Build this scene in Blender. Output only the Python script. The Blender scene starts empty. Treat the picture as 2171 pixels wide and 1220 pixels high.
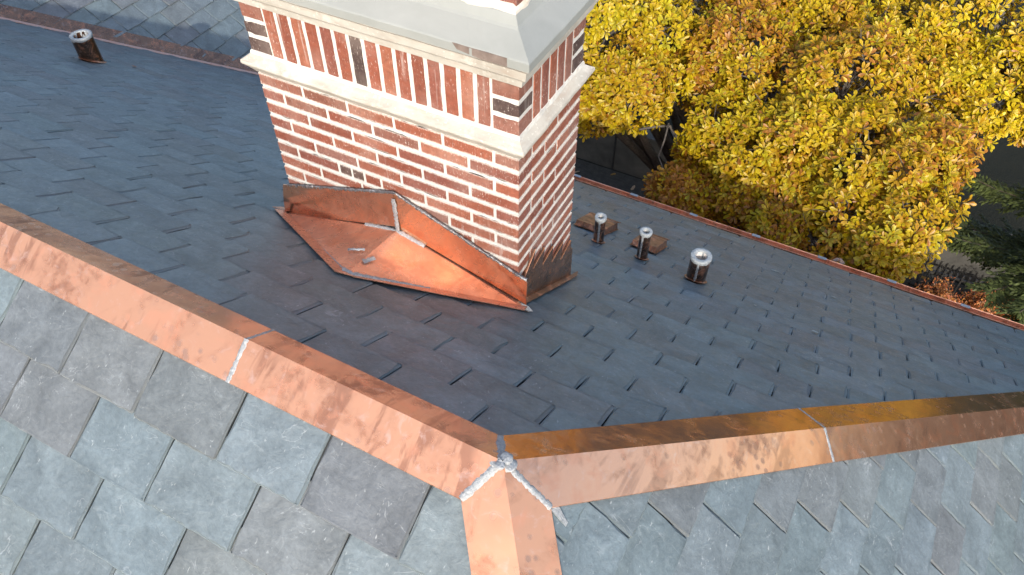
import bpy, math, random
import numpy as np
from mathutils import Vector, Matrix
S = bpy.context.scene
COL = S.collection
R = random.Random(7)
NR = np.random.default_rng(7)
G = 9.47                                   # eave datum: ground at z = 0

# ---------------------------------------------------------------- camera
YAW, TILT, ROLL, FPX = -0.492, 0.844, -0.004, 1664.5
CAM = np.array([0.998, -1.917, 1.752 + G])
_F = np.array([math.sin(YAW)*math.cos(TILT), math.cos(YAW)*math.cos(TILT), -math.sin(TILT)])
_R = np.array([math.cos(YAW), -math.sin(YAW), 0.0])
_U = np.cross(_R, _F)
CR = _R*math.cos(ROLL) + _U*math.sin(ROLL)
CU = -_R*math.sin(ROLL) + _U*math.cos(ROLL)
cd = bpy.data.cameras.new('camera'); cam = bpy.data.objects.new('camera', cd); COL.objects.link(cam)
m = Matrix.Identity(4)
for i in range(3):
    m[i][0] = CR[i]; m[i][1] = CU[i]; m[i][2] = -_F[i]; m[i][3] = CAM[i]
cam.matrix_world = m
cd.sensor_width = 36; cd.lens = FPX/2171*36; cd.clip_start = 0.05; cd.clip_end = 2000
S.camera = cam

# ---------------------------------------------------------------- light
EL, AZ = math.radians(28.5), math.radians(25)          # azimuth from -Y towards +X
SUN = Vector((math.sin(AZ)*math.cos(EL), -math.cos(AZ)*math.cos(EL), math.sin(EL)))
sd = bpy.data.lights.new('sun', 'SUN'); sd.energy = 2.0; sd.angle = math.radians(0.6); sd.color = (1.0, 0.95, 0.87)
so = bpy.data.objects.new('sun', sd); COL.objects.link(so)
so.rotation_euler = SUN.to_track_quat('Z', 'Y').to_euler(); so.location = (0, 0, 30)
w = bpy.data.worlds.new("World"); S.world = w; w.use_nodes = True
nt = w.node_tree
bg = nt.nodes['Background']; bg.inputs[1].default_value = 0.15
sky = nt.nodes.new('ShaderNodeTexSky'); sky.sky_type = 'NISHITA'; sky.sun_disc = False
sky.sun_elevation = EL; sky.sun_rotation = math.pi - AZ
sky.air_density = 1.0; sky.dust_density = 2.2; sky.ozone_density = 1.0
nt.links.new(sky.outputs[0], bg.inputs[0])
S.view_settings.view_transform = 'Standard'; S.view_settings.look = 'None'
S.view_settings.gamma = 1; S.view_settings.use_curve_mapping = False
S.view_settings.exposure = 1.20

# ---------------------------------------------------------------- materials
class Mat:
    def __init__(s, name, rough=0.6, metal=0.0, spec=0.5):
        s.m = bpy.data.materials.new(name); s.m.use_nodes = True; s.t = s.m.node_tree
        s.b = s.t.nodes['Principled BSDF']
        s.b.inputs['Roughness'].default_value = rough; s.b.inputs['Metallic'].default_value = metal
        s.b.inputs['Specular IOR Level'].default_value = spec
    def n(s, ty, **k):
        o = s.t.nodes.new(ty)
        for a, v in k.items(): setattr(o, a, v)
        return o
    def l(s, a, b): s.t.links.new(a, b)
    def pos(s, scale=(1, 1, 1), off=None):
        g = s.n('ShaderNodeNewGeometry'); mp = s.n('ShaderNodeMapping'); mp.inputs['Scale'].default_value = scale
        if off is None: s.l(g.outputs['Position'], mp.inputs[0])
        else:
            a = s.n('ShaderNodeVectorMath', operation='ADD'); s.l(g.outputs['Position'], a.inputs[0]); s.l(off, a.inputs[1]); s.l(a.outputs[0], mp.inputs[0])
        return mp.outputs[0]
    def noise(s, vec, scale, detail=4, rough=0.55, dist=0.0):
        o = s.n('ShaderNodeTexNoise'); o.inputs['Scale'].default_value = scale; o.inputs['Detail'].default_value = detail
        o.inputs['Roughness'].default_value = rough; o.inputs['Distortion'].default_value = dist
        s.l(vec, o.inputs['Vector']); return o.outputs['Fac']
    def ramp(s, fac, stops):
        r = s.n('ShaderNodeValToRGB'); e = r.color_ramp.elements
        while len(e) < len(stops): e.new(0.5)
        for i, (p, c) in enumerate(stops):
            e[i].position = p; e[i].color = (c if len(c) == 4 else (*c, 1)) if not isinstance(c, (int, float)) else (c, c, c, 1)
        s.l(fac, r.inputs[0]); return r.outputs[0]
    def mix(s, fac, a, b, mode='MIX'):
        x = s.n('ShaderNodeMix', data_type='RGBA', blend_type=mode)
        for sock, v in ((x.inputs[0], fac), (x.inputs[6], a), (x.inputs[7], b)):
            if isinstance(v, (int, float)): sock.default_value = v
            elif isinstance(v, tuple): sock.default_value = (*v, 1)
            else: s.l(v, sock)
        return x.outputs[2]
    def math(s, op, a, b=0.0, c=None):
        x = s.n('ShaderNodeMath', operation=op)
        for sock, v in zip(x.inputs, (a, b) if c is None else (a, b, c)):
            if isinstance(v, (int, float)): sock.default_value = v
            else: s.l(v, sock)
        return x.outputs[0]
    def attr(s, name, out='Color'):
        a = s.n('ShaderNodeAttribute'); a.attribute_name = name; return a.outputs[out]
    def color(s, v):
        if isinstance(v, tuple): s.b.inputs['Base Color'].default_value = (*v, 1)
        else: s.l(v, s.b.inputs['Base Color'])
    def rough(s, v): s.l(v, s.b.inputs['Roughness'])
    def bump(s, h, strength, dist=0.01):
        b = s.n('ShaderNodeBump'); b.inputs['Strength'].default_value = strength; b.inputs['Distance'].default_value = dist
        s.l(h, b.inputs['Height']); s.l(b.outputs[0], s.b.inputs['Normal']); return b

def line_mask(M, vec, scale, width, detail=2, dist=0.4):
    f = M.noise(vec, scale, detail, 0.5, dist)
    a = M.math('ABSOLUTE', M.math('SUBTRACT', f, 0.5))
    return M.ramp(a, [(0.0, 1), (width, 0)])

def make_slate():
    M = Mat('slate', 0.5, 0, 0.5)
    off = M.n('ShaderNodeVectorMath', operation='SCALE'); M.l(M.attr('tint', 'Vector'), off.inputs[0]); off.inputs[3].default_value = 311.0
    v = M.pos(off=off.outputs[0])
    v2 = M.pos(scale=(1, 1, 1.7), off=off.outputs[0])
    big = M.noise(v, 7, 6, 0.6, 0.6); fine = M.noise(v, 60, 6, 0.7); mid = M.noise(v2, 22, 6, 0.62, 1.1)
    c = M.mix(1.0, M.attr('tint'), M.ramp(big, [(0.28, 0.74), (0.72, 1.28)]), 'MULTIPLY')
    c = M.mix(1.0, c, M.ramp(fine, [(0.25, 0.76), (0.8, 1.26)]), 'MULTIPLY')
    sc = line_mask(M, v, 4.5, 0.0042, 5, 1.0)
    msk = M.ramp(M.noise(v, 9, 2), [(0.52, 0), (0.62, 1)])
    sc2 = line_mask(M, M.pos(scale=(1, 4.5, 1), off=off.outputs[0]), 11, 0.007, 4, 0.3)
    msk2 = M.ramp(M.noise(v, 14, 3), [(0.55, 0), (0.66, 1)])
    s_all = M.math('MAXIMUM', M.math('MULTIPLY', sc, msk), M.math('MULTIPLY', sc2, msk2))
    dust = M.math('MULTIPLY', M.ramp(mid, [(0.56, 0), (0.74, 1)]), M.ramp(M.noise(v, 4, 2), [(0.42, 0), (0.68, 1)]))
    c = M.mix(M.math('MULTIPLY', dust, 0.38), c, (0.29, 0.33, 0.35))
    flk = M.math('MULTIPLY', M.ramp(M.noise(M.pos(scale=(1, .45, .45), off=off.outputs[0]), 105, 2), [(0.66, 0), (0.72, 1)]), M.ramp(M.noise(v, 12, 3), [(0.45, 0), (0.60, 1)]))
    c = M.mix(M.math('MULTIPLY', flk, 0.42), c, (0.45, 0.47, 0.47))
    c = M.mix(M.math('MULTIPLY', s_all, 0.42), c, (0.42, 0.44, 0.45))
    M.color(c)
    M.rough(M.ramp(mid, [(0.3, 0.34), (0.75, 0.54)]))
    h = M.math('ADD', M.math('MULTIPLY', big, 1.0), M.math('ADD', M.math('MULTIPLY', mid, 0.55), M.math('MULTIPLY', fine, 0.16)))
    # cleft terraces
    st = M.math('SNAP', M.math('ADD', big, M.math('MULTIPLY', mid, 0.5)), 0.09)
    h = M.math('ADD', h, M.math('MULTIPLY', st, 0.7))
    M.bump(h, 0.6, 0.006)
    return M.m

def make_copper(name, base=(0.70, 0.345, 0.20), dark=(0.32, 0.135, 0.08), rough=0.20, spots=0.8, wav=0.2, dirt=0.85, metal=0.64):
    M = Mat(name, rough, metal, 0.5)
    v = M.pos()
    n1 = M.noise(v, 5, 5, 0.6, 1.2); n2 = M.noise(v, 28, 5, 0.6, 0.7); n3 = M.noise(v, 2.2, 2)
    st = M.ramp(n1, [(0.47, 0), (0.60, 1)])
    patch = M.math('MULTIPLY', st, M.ramp(n2, [(0.40, 0.15), (0.62, 1)]))
    c = M.mix(M.math('MULTIPLY', patch, dirt), base, dark)
    drip = M.math('MULTIPLY', M.ramp(M.noise(M.pos(scale=(16, 3.2, 3.2)), 1.0, 4, 0.6, 0.5), [(0.51, 0), (0.57, 1)]), M.ramp(M.noise(v, 3.1, 3), [(0.44, 0), (0.52, 1)]))
    c = M.mix(M.math('MULTIPLY', drip, dirt*0.75), c, dark)
    vo = M.n('ShaderNodeTexVoronoi'); vo.inputs['Scale'].default_value = 26; vo.inputs['Randomness'].default_value = 1
    M.l(M.pos(scale=(1.0, 1.0, 0.7)), vo.inputs['Vector'])
    sp = M.math('MULTIPLY', M.ramp(vo.outputs['Distance'], [(0.20, 1), (0.32, 0)]), M.ramp(M.noise(v, 4.1, 2), [(0.50, 0), (0.58, 1)]))
    c = M.mix(M.math('MULTIPLY', sp, spots), c, (0.42, 0.24, 0.17))
    pale = M.ramp(M.noise(v, 17, 6, 0.7, 1.5), [(0.56, 0), (0.70, 1)])
    c = M.mix(M.math('MULTIPLY', pale, 0.45), c, (0.82, 0.56, 0.45))
    red = M.math('MULTIPLY', M.ramp(M.noise(v, 12, 5, 0.65, 0.9), [(0.52, 0), (0.64, 1)]), 0.55)
    c = M.mix(red, c, (0.80, 0.34, 0.19))
    M.color(c)
    rr = M.math('ADD', M.math('MULTIPLY', patch, 0.16), M.math('ADD', M.math('MULTIPLY', n2, 0.10), rough - 0.05))
    rr = M.math('ADD', rr, M.math('MULTIPLY', sp, 0.15))
    M.rough(rr)
    M.bump(M.math('ADD', n3, M.math('MULTIPLY', M.noise(v, 9, 2), 0.18)), wav, 0.05)
    return M.m

def make_simple(name, c1, c2, scale=20, rough=0.6, metal=0.0, bump=0.3, bd=0.004, spec=0.5, det=5):
    M = Mat(name, rough, metal, spec); v = M.pos(); f = M.noise(v, scale, det, 0.6, 0.4)
    M.color(M.ramp(f, [(0.3, c1), (0.7, c2)])); M.bump(M.noise(v, scale*2.2, 5, 0.65), bump, bd); return M.m

def make_brick():
    M = Mat('brick', 0.85, 0, 0.25)
    v = M.pos(); vs = M.pos(scale=(1, 1, 0.35))
    f = M.noise(v, 45, 5, 0.65); d = M.noise(vs, 160, 4, 0.7); sm = M.noise(v, 9, 4, 0.6)
    c = M.mix(1.0, M.attr('tint'), M.ramp(f, [(0.25, 0.72), (0.75, 1.3)]), 'MULTIPLY')
    wh = M.math('MULTIPLY', M.ramp(d, [(0.57, 0), (0.66, 1)]), M.ramp(sm, [(0.42, 0.08), (0.64, 1)]))
    c = M.mix(M.math('MULTIPLY', wh, 0.8), c, (0.66, 0.58, 0.52))
    g_ = M.n('ShaderNodeNewGeometry'); sx = M.n('ShaderNodeSeparateXYZ'); M.l(g_.outputs['Position'], sx.inputs[0])
    zq = M.math('DIVIDE', M.math('SUBTRACT', G, sx.outputs[2]), 0.0677); fr_ = M.math('FRACT', zq)
    dj = M.math('MULTIPLY', M.math('MINIMUM', fr_, M.math('SUBTRACT', 1.0, fr_)), 0.0677)
    dj = M.math('ADD', dj, M.math('MULTIPLY', M.math('SUBTRACT', M.noise(v, 85, 5, 0.7), 0.5), 0.020))
    em = M.math('MULTIPLY', M.ramp(dj, [(0.0095, 1), (0.0135, 0)]), M.math('LESS_THAN', sx.outputs[2], G-0.004))
    c = M.mix(M.math('MULTIPLY', em, 0.85), c, (0.55, 0.51, 0.46))
    stk = M.math('MULTIPLY', M.ramp(M.noise(M.pos(scale=(26, 26, 1.6)), 1.0, 4, 0.6), [(0.60, 0), (0.70, 1)]), M.ramp(M.noise(v, 2.6, 2), [(0.47, 0), (0.58, 1)]))
    c = M.mix(M.math('MULTIPLY', stk, 0.55), c, (0.50, 0.47, 0.43))
    haze = M.ramp(M.noise(v, 5, 3), [(0.45, 0), (0.75, 0.22)])
    c = M.mix(haze, c, (0.52, 0.42, 0.36))
    M.color(c); M.bump(M.math('ADD', f, M.math('MULTIPLY', d, 0.5)), 0.6, 0.004); return M.m

def make_leaf(name, trans=0.35, rough=0.45):
    M = Mat(name, rough, 0, 0.35)
    v = M.pos(); c = M.mix(1.0, M.attr('tint'), M.ramp(M.noise(v, 40, 3), [(0.3, 0.8), (0.7, 1.15)]), 'MULTIPLY')
    M.color(c)
    tr = M.n('ShaderNodeBsdfTranslucent'); M.l(c, tr.inputs[0])
    mx = M.n('ShaderNodeMixShader'); mx.inputs[0].default_value = trans
    out = M.t.nodes['Material Output']
    M.l(M.b.outputs[0], mx.inputs[1]); M.l(tr.outputs[0], mx.inputs[2]); M.l(mx.outputs[0], out.inputs[0]); return M.m

def make_stone():
    M = Mat('limestone', 0.8, 0, 0.3); v = M.pos()
    a = M.noise(v, 6, 5, 0.6, 0.5); b = M.noise(M.pos(scale=(1, 1, 5)), 9, 5, 0.65)
    c = M.ramp(a, [(0.3, (0.33, 0.31, 0.27)), (0.7, (0.44, 0.42, 0.375))])
    c = M.mix(M.ramp(b, [(0.50, 0), (0.72, 0.55)]), c, (0.30, 0.23, 0.18)); c = M.mix(M.ramp(M.noise(v, 11, 5, 0.7), [(0.55, 0), (0.68, 0.6)]), c, (0.56, 0.53, 0.48))
    sp = M.ramp(M.noise(v, 70, 3), [(0.62, 0), (0.7, 0.5)]); c = M.mix(sp, c, (0.60, 0.58, 0.53))
    M.color(c); M.bump(M.math('ADD', a, M.math('MULTIPLY', M.noise(v, 60, 5, 0.7), 0.4)), 0.5, 0.005); return M.m

def make_ground():
    M = Mat('soil', 0.95, 0, 0.2); v = M.pos()
    a = M.noise(v, 0.6, 6, 0.6); b = M.noise(v, 14, 6, 0.7)
    c = M.ramp(a, [(0.3, (0.007, 0.008, 0.005)), (0.7, (0.016, 0.016, 0.010))])  # near-black: deep shade of the terrace put into the soil colour
    c = M.mix(M.ramp(b, [(0.6, 0), (0.75, 0.5)]), c, (0.03, 0.024, 0.014))
    M.color(c); M.bump(b, 0.7, 0.04); return M.m

SLATE = make_slate()
COPPER = make_copper('sheet_copper')
COPPER_SHINY = make_copper('bright_copper', base=(0.80, 0.42, 0.28), dark=(0.50, 0.23, 0.15), rough=0.27, spots=0.15, wav=0.06, dirt=0.6, metal=0.60)
COPPER_PINK = make_copper('sky_toned_copper', base=(0.80, 0.52, 0.43), dark=(0.50, 0.28, 0.20), rough=0.35, spots=0.1, wav=0.05, dirt=0.35, metal=0.25)  # pale pink base carries the sky reflection of the near valley side
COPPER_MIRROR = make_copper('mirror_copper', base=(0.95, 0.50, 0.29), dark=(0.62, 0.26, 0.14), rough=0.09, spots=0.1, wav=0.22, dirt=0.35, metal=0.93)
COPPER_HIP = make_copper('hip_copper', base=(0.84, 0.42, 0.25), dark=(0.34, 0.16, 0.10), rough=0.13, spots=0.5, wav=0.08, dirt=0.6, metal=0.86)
COPPER_DARK_REFL = make_copper('dark_reflection_copper', base=(0.62, 0.33, 0.21), dark=(0.40, 0.20, 0.13), rough=0.16, spots=0.3, wav=0.08, dirt=0.6, metal=0.88)  # brown base stands for dark reflections on left upstand and far hip cap
COPPER_DARK = make_copper('shade_toned_copper', base=(0.36, 0.20, 0.13), dark=(0.16, 0.10, 0.08), rough=0.25, spots=0.2, wav=0.2, dirt=0.8, metal=0.9)  # dark base carries valley shading and the roof mirrored in the step flashing
VENTC = make_copper('vent_copper', base=(.27, .125, .07), dark=(.14, .07, .045), rough=.42, spots=.3, metal=.5)
COPPER_PIPE = make_copper('pipe_copper', base=(0.15, 0.09, 0.06), dark=(0.06, 0.04, 0.035), rough=0.28, spots=0.3, wav=0.3, dirt=0.9, metal=0.85)
SOLDER = make_simple('solder', (0.20, 0.215, 0.23), (0.44, 0.45, 0.45), 110, 0.5, 0.35, 0.9, 0.004)
LEAD = make_simple('lead', (0.20, 0.215, 0.225), (0.40, 0.42, 0.42), 70, 0.6, 0.15, 0.9, 0.004)
LEADDARK = make_simple('lead_strip', (0.10, 0.09, 0.09), (0.34, 0.33, 0.33), 50, 0.35, 0.7, 0.9, 0.004)
MORTAR = make_simple('white_mortar', (0.44, 0.42, 0.385), (0.57, 0.555, 0.52), 30, 0.9, 0, 0.8, 0.004, 0.2)
WASH = make_simple('cement_wash', (0.215, 0.225, 0.212), (0.27, 0.28, 0.267), 3.5, 0.6, 0, 0.15, 0.002, 0.4)
BUFF = make_simple('buff_mortar', (0.46, 0.41, 0.34), (0.62, 0.57, 0.50), 18, 0.9, 0, 0.6, 0.005, 0.2)
STONE = make_stone(); BRICK = make_brick()
DECK = make_simple('roofing_felt', (0.03, 0.033, 0.037), (0.06, 0.065, 0.07), 30, 0.9)
LEAF = make_leaf('autumn_leaf', 0.30, 0.38); NEEDLE = make_leaf('needles', 0.1, 0.6); SHRUB = make_leaf('shrub_leaf', 0.3, 0.5)
BARK = make_simple('grey_bark', (0.055, 0.045, 0.036), (0.13, 0.11, 0.09), 30, 0.9, 0, 0.7, 0.01)
SOIL = make_ground(); DARKBARK = make_simple('dark_bark', (.03, .022, .016), (.07, .05, .035), 30, .9)
CONC = make_simple('shade_toned_concrete', (0.035, 0.033, 0.028), (0.075, 0.07, 0.06), 3, 0.9, 0, 0.5, 0.01)  # tree shade is put into this dark concrete colour
PAVER = make_simple('dark_paver', (0.028, 0.027, 0.022), (0.06, 0.056, 0.046), 9, 0.85, 0, 0.5, 0.01)
IRON = make_simple('black_iron', (0.012, 0.012, 0.012), (0.03, 0.03, 0.03), 20, 0.5)

# ---------------------------------------------------------------- mesh helpers
def set_tint(me, tint):
    a = me.attributes.new('tint', 'FLOAT_COLOR', 'POINT')
    t = np.asarray(tint, dtype=np.float32)
    if t.ndim == 1: t = np.tile(t, (len(me.vertices), 1))
    if t.shape[1] == 3: t = np.concatenate([t, np.ones((len(t), 1), np.float32)], 1)
    a.data.foreach_set('color', t.astype(np.float32).ravel())

def link(me, name, mat, parent=None, tint=None, smooth=False):
    o = bpy.data.objects.new(name, me); COL.objects.link(o)
    if mat and not me.materials: me.materials.append(mat)
    if tint is not None: set_tint(me, tint)
    if smooth: me.polygons.foreach_set('use_smooth', [True]*len(me.polygons))
    if parent:
        o.parent = parent
        r = parent
        while r.parent: r = r.parent
        if r is parent and parent.type == 'EMPTY': o.location = -Vector(parent.location)
    return o

def mesh(name, vf, mat, parent=None, tint=None, smooth=False):
    me = bpy.data.meshes.new(name); me.from_pydata([tuple(map(float, v)) for v in vf[0]], [], vf[1]); me.update()
    return link(me, name, mat, parent, tint, smooth)

def tri_mesh(name, V, F, mat, parent=None, tint=None, smooth=False):
    me = bpy.data.meshes.new(name); V = np.asarray(V, np.float32); F = np.asarray(F, np.int32)
    me.vertices.add(len(V)); me.vertices.foreach_set('co', V.ravel())
    me.loops.add(F.size); me.loops.foreach_set('vertex_index', F.ravel())
    me.polygons.add(len(F)); me.polygons.foreach_set('loop_start', np.arange(0, F.size, F.shape[1], dtype=np.int32))
    me.polygons.foreach_set('loop_total', np.full(len(F), F.shape[1], np.int32))
    me.update(calc_edges=True); me.validate()
    return link(me, name, mat, parent, tint, smooth)

class MB:
    def __init__(s): s.v = []; s.f = []; s.t = []
    def add(s, vf, tint=None):
        n = len(s.v); s.v += [tuple(p) for p in vf[0]]; s.f += [tuple(i+n for i in f) for f in vf[1]]
        if tint is not None: s.t += [tint]*len(vf[0])
    def build(s, name, mat, parent=None, smooth=False):
        return mesh(name, (s.v, s.f), mat, parent, s.t if s.t else None, smooth)

def box(x0, x1, y0, y1, z0, z1):
    return ([(x0, y0, z0), (x1, y0, z0), (x1, y1, z0), (x0, y1, z0), (x0, y0, z1), (x1, y0, z1), (x1, y1, z1), (x0, y1, z1)],
            [(0, 3, 2, 1), (4, 5, 6, 7), (0, 1, 5, 4), (1, 2, 6, 5), (2, 3, 7, 6), (3, 0, 4, 7)])

def prism(top, down):
    """closed slab: top polygon (3d points, counter-clockwise from above) and a vector downwards"""
    n = len(top); d = np.array(down)
    v = [tuple(p) for p in top] + [tuple(np.array(p)+d) for p in top]
    f = [tuple(range(n)), tuple(reversed(range(n, 2*n)))] + [(i, i+n, (i+1) % n+n, (i+1) % n) for i in range(n)]
    return v, f

def tube(pts, rad, seg=8, cap=True, jit=0.0):
    pts = [Vector(p) for p in pts]; v = []; f = []
    up = Vector((0.3, 0.2, 1)).normalized()
    for i, p in enumerate(pts):
        d = (pts[min(i+1, len(pts)-1)] - pts[max(i-1, 0)]).normalized()
        a = d.cross(up)
        if a.length < 1e-3: a = d.cross(Vector((1, 0, 0)))
        a.normalize(); b = d.cross(a)
        r = rad[i] if isinstance(rad, (list, tuple)) else rad
        for k in range(seg):
            t = 2*math.pi*k/seg; rr = r*(1+R.uniform(-jit, jit))
            v.append(tuple(p + a*math.cos(t)*rr + b*math.sin(t)*rr))
    for i in range(len(pts)-1):
        for k in range(seg):
            f.append((i*seg+k, i*seg+(k+1) % seg, (i+1)*seg+(k+1) % seg, (i+1)*seg+k))
    if cap: f += [tuple(reversed(range(seg))), tuple(range((len(pts)-1)*seg, len(pts)*seg))]
    return v, f

def bead(pts, nrm, wid, hgt, step=0.006):
    """lumpy flattened solder bead along a polyline lying on a surface"""
    P3 = [np.array(p, float) for p in pts]; out = []
    for a, b in zip(P3[:-1], P3[1:]):
        n = max(2, int(np.linalg.norm(b-a)/step))
        out += [a + (b-a)*i/n for i in range(n)]
    out.append(P3[-1]); nrm = np.array(nrm, float); v = []; f = []; K = 7
    for i, p in enumerate(out):
        d = out[min(i+1, len(out)-1)] - out[max(i-1, 0)]; d /= np.linalg.norm(d)+1e-9
        s = np.cross(d, nrm); s /= np.linalg.norm(s)
        wv = wid*R.uniform(0.72, 1.2)/2; hh = hgt*R.uniform(0.5, 1.3); sh = R.uniform(-.0012, .0012)
        for k in range(K):
            t = -1+2*k/(K-1)
            v.append(tuple(p + s*(t*wv+sh) + nrm*(hh*(1-t*t)*R.uniform(0.75, 1.25) + (-0.001 if abs(t) == 1 else 0))))
    for i in range(len(out)-1):
        for k in range(K-1): f.append((i*K+k, i*K+k+1, (i+1)*K+k+1, (i+1)*K+k))
    return v, f

def unproj(px, py, dist):
    d = _F*FPX + CR*(px-1085.5) - CU*(py-610); d = d/np.linalg.norm(d); return CAM + d*dist
def project(X):
    d = np.atleast_2d(X) - CAM; wv = d@_F
    return np.stack([1085.5+FPX*(d@CR)/wv, 610-FPX*(d@CU)/wv, wv], -1)

def tag(o, label=None, cat=None, group=None, kind=None):
    if label: o['label'] = label
    if cat: o['category'] = cat
    if group: o['group'] = group
    if kind: o['kind'] = kind
    return o
def empty(name, loc, label, cat, group=None):
    o = bpy.data.objects.new(name, None); COL.objects.link(o); o.location = loc; o.empty_display_size = 0.3
    bpy.context.view_layer.update() if False else None
    return tag(o, label, cat, group)

# ---------------------------------------------------------------- roof planes
W, D, HC = 1.1698, 0.5224, 0.0677                       # chimney width, depth, brick course
J = np.array([0.497, -1.038, -0.070 + G])               # ridge end
P1, P3 = 0.676, 0.856
K1, K3 = math.hypot(1, P1), math.hypot(1, P3)
V4 = np.array([-4.558, 3.249, -2.969 + G])              # foot of the valley
N1 = np.array([0, P1, 1])/K1; N2 = np.array([0, -P1, 1])/K1; N3 = np.array([P3, 0, 1])/K3; N4 = np.array([P1, 0, 1])/K1
SE = 5.15                                               # eave distance down the slope
EY = J[1] + SE/K1; EZ = J[2] - P1*SE/K1                  # eave line
def f1(u, s, h=0.0): return J + np.array([u, s/K1, -P1*s/K1]) + N1*h
def f2(u, s, h=0.0): return J + np.array([u, -s/K1, -P1*s/K1]) + N2*h
def f3(u, s, h=0.0): return J + np.array([s/K3, u, -P3*s/K3]) + N3*h
def f4(u, s, h=0.0): return V4 + np.array([s/K1, u, -P1*s/K1]) + N4*h

house = empty('house', (-1.5, 0.0, 0.0), 'house with grey slate roof, copper ridge caps and a red brick chimney', 'house')

# decks (closed thin slabs under the slates)
XR = J[0] + (J[2]-EZ)/P3                                 # eave of the hip end
vt = J[0] - 8.9
def deck(name, pts): return mesh(name, prism([np.array(p) - np.array([0, 0, 0.034]) for p in pts], (0, 0, -0.12)), DECK, house)
hipR = np.array([XR, EY, EZ]); hipB = np.array([XR, 2*J[1]-EY, EZ])
ridL = np.array([V4[0]-(J[2]-EZ)/P1, J[1], J[2]])
roofs = {}
roofs['back'] = deck('roof_slope', [J, hipR, V4 + np.array([0, EY-V4[1], EZ-V4[2]]), ridL][::-1][::1])
roofs['front'] = deck('roof_slope', [J, ridL, np.array([ridL[0]-1, hipB[1], EZ]), hipB])
roofs['end'] = deck('roof_slope', [J, hipB, hipR])
roofs['wing'] = deck('roof_slope', [V4, np.array([V4[0], 9.0, V4[2]]), np.array([ridL[0], 9.0, J[2]]), ridL])
tag(roofs['back'], 'main roof slope behind the ridge, carrying the chimney, in shade')
tag(roofs['front'], 'sunlit roof slope in front of the ridge')
tag(roofs['end'], 'sunlit hip end of the roof')
tag(roofs['wing'], 'diagonal slope of the neighbouring wing beyond the valley')

# ---------------------------------------------------------------- slates
def clip(poly, a, b, c):                                 # keep a*u+b*s+c >= 0
    out = []
    for i, p in enumerate(poly):
        q = poly[(i+1) % len(poly)]; dp = a*p[0]+b*p[1]+c; dq = a*q[0]+b*q[1]+c
        if dp >= 0: out.append(p)
        if (dp >= 0) != (dq >= 0):
            t = dp/(dp-dq); out.append((p[0]+(q[0]-p[0])*t, p[1]+(q[1]-p[1])*t))
    return out

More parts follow.
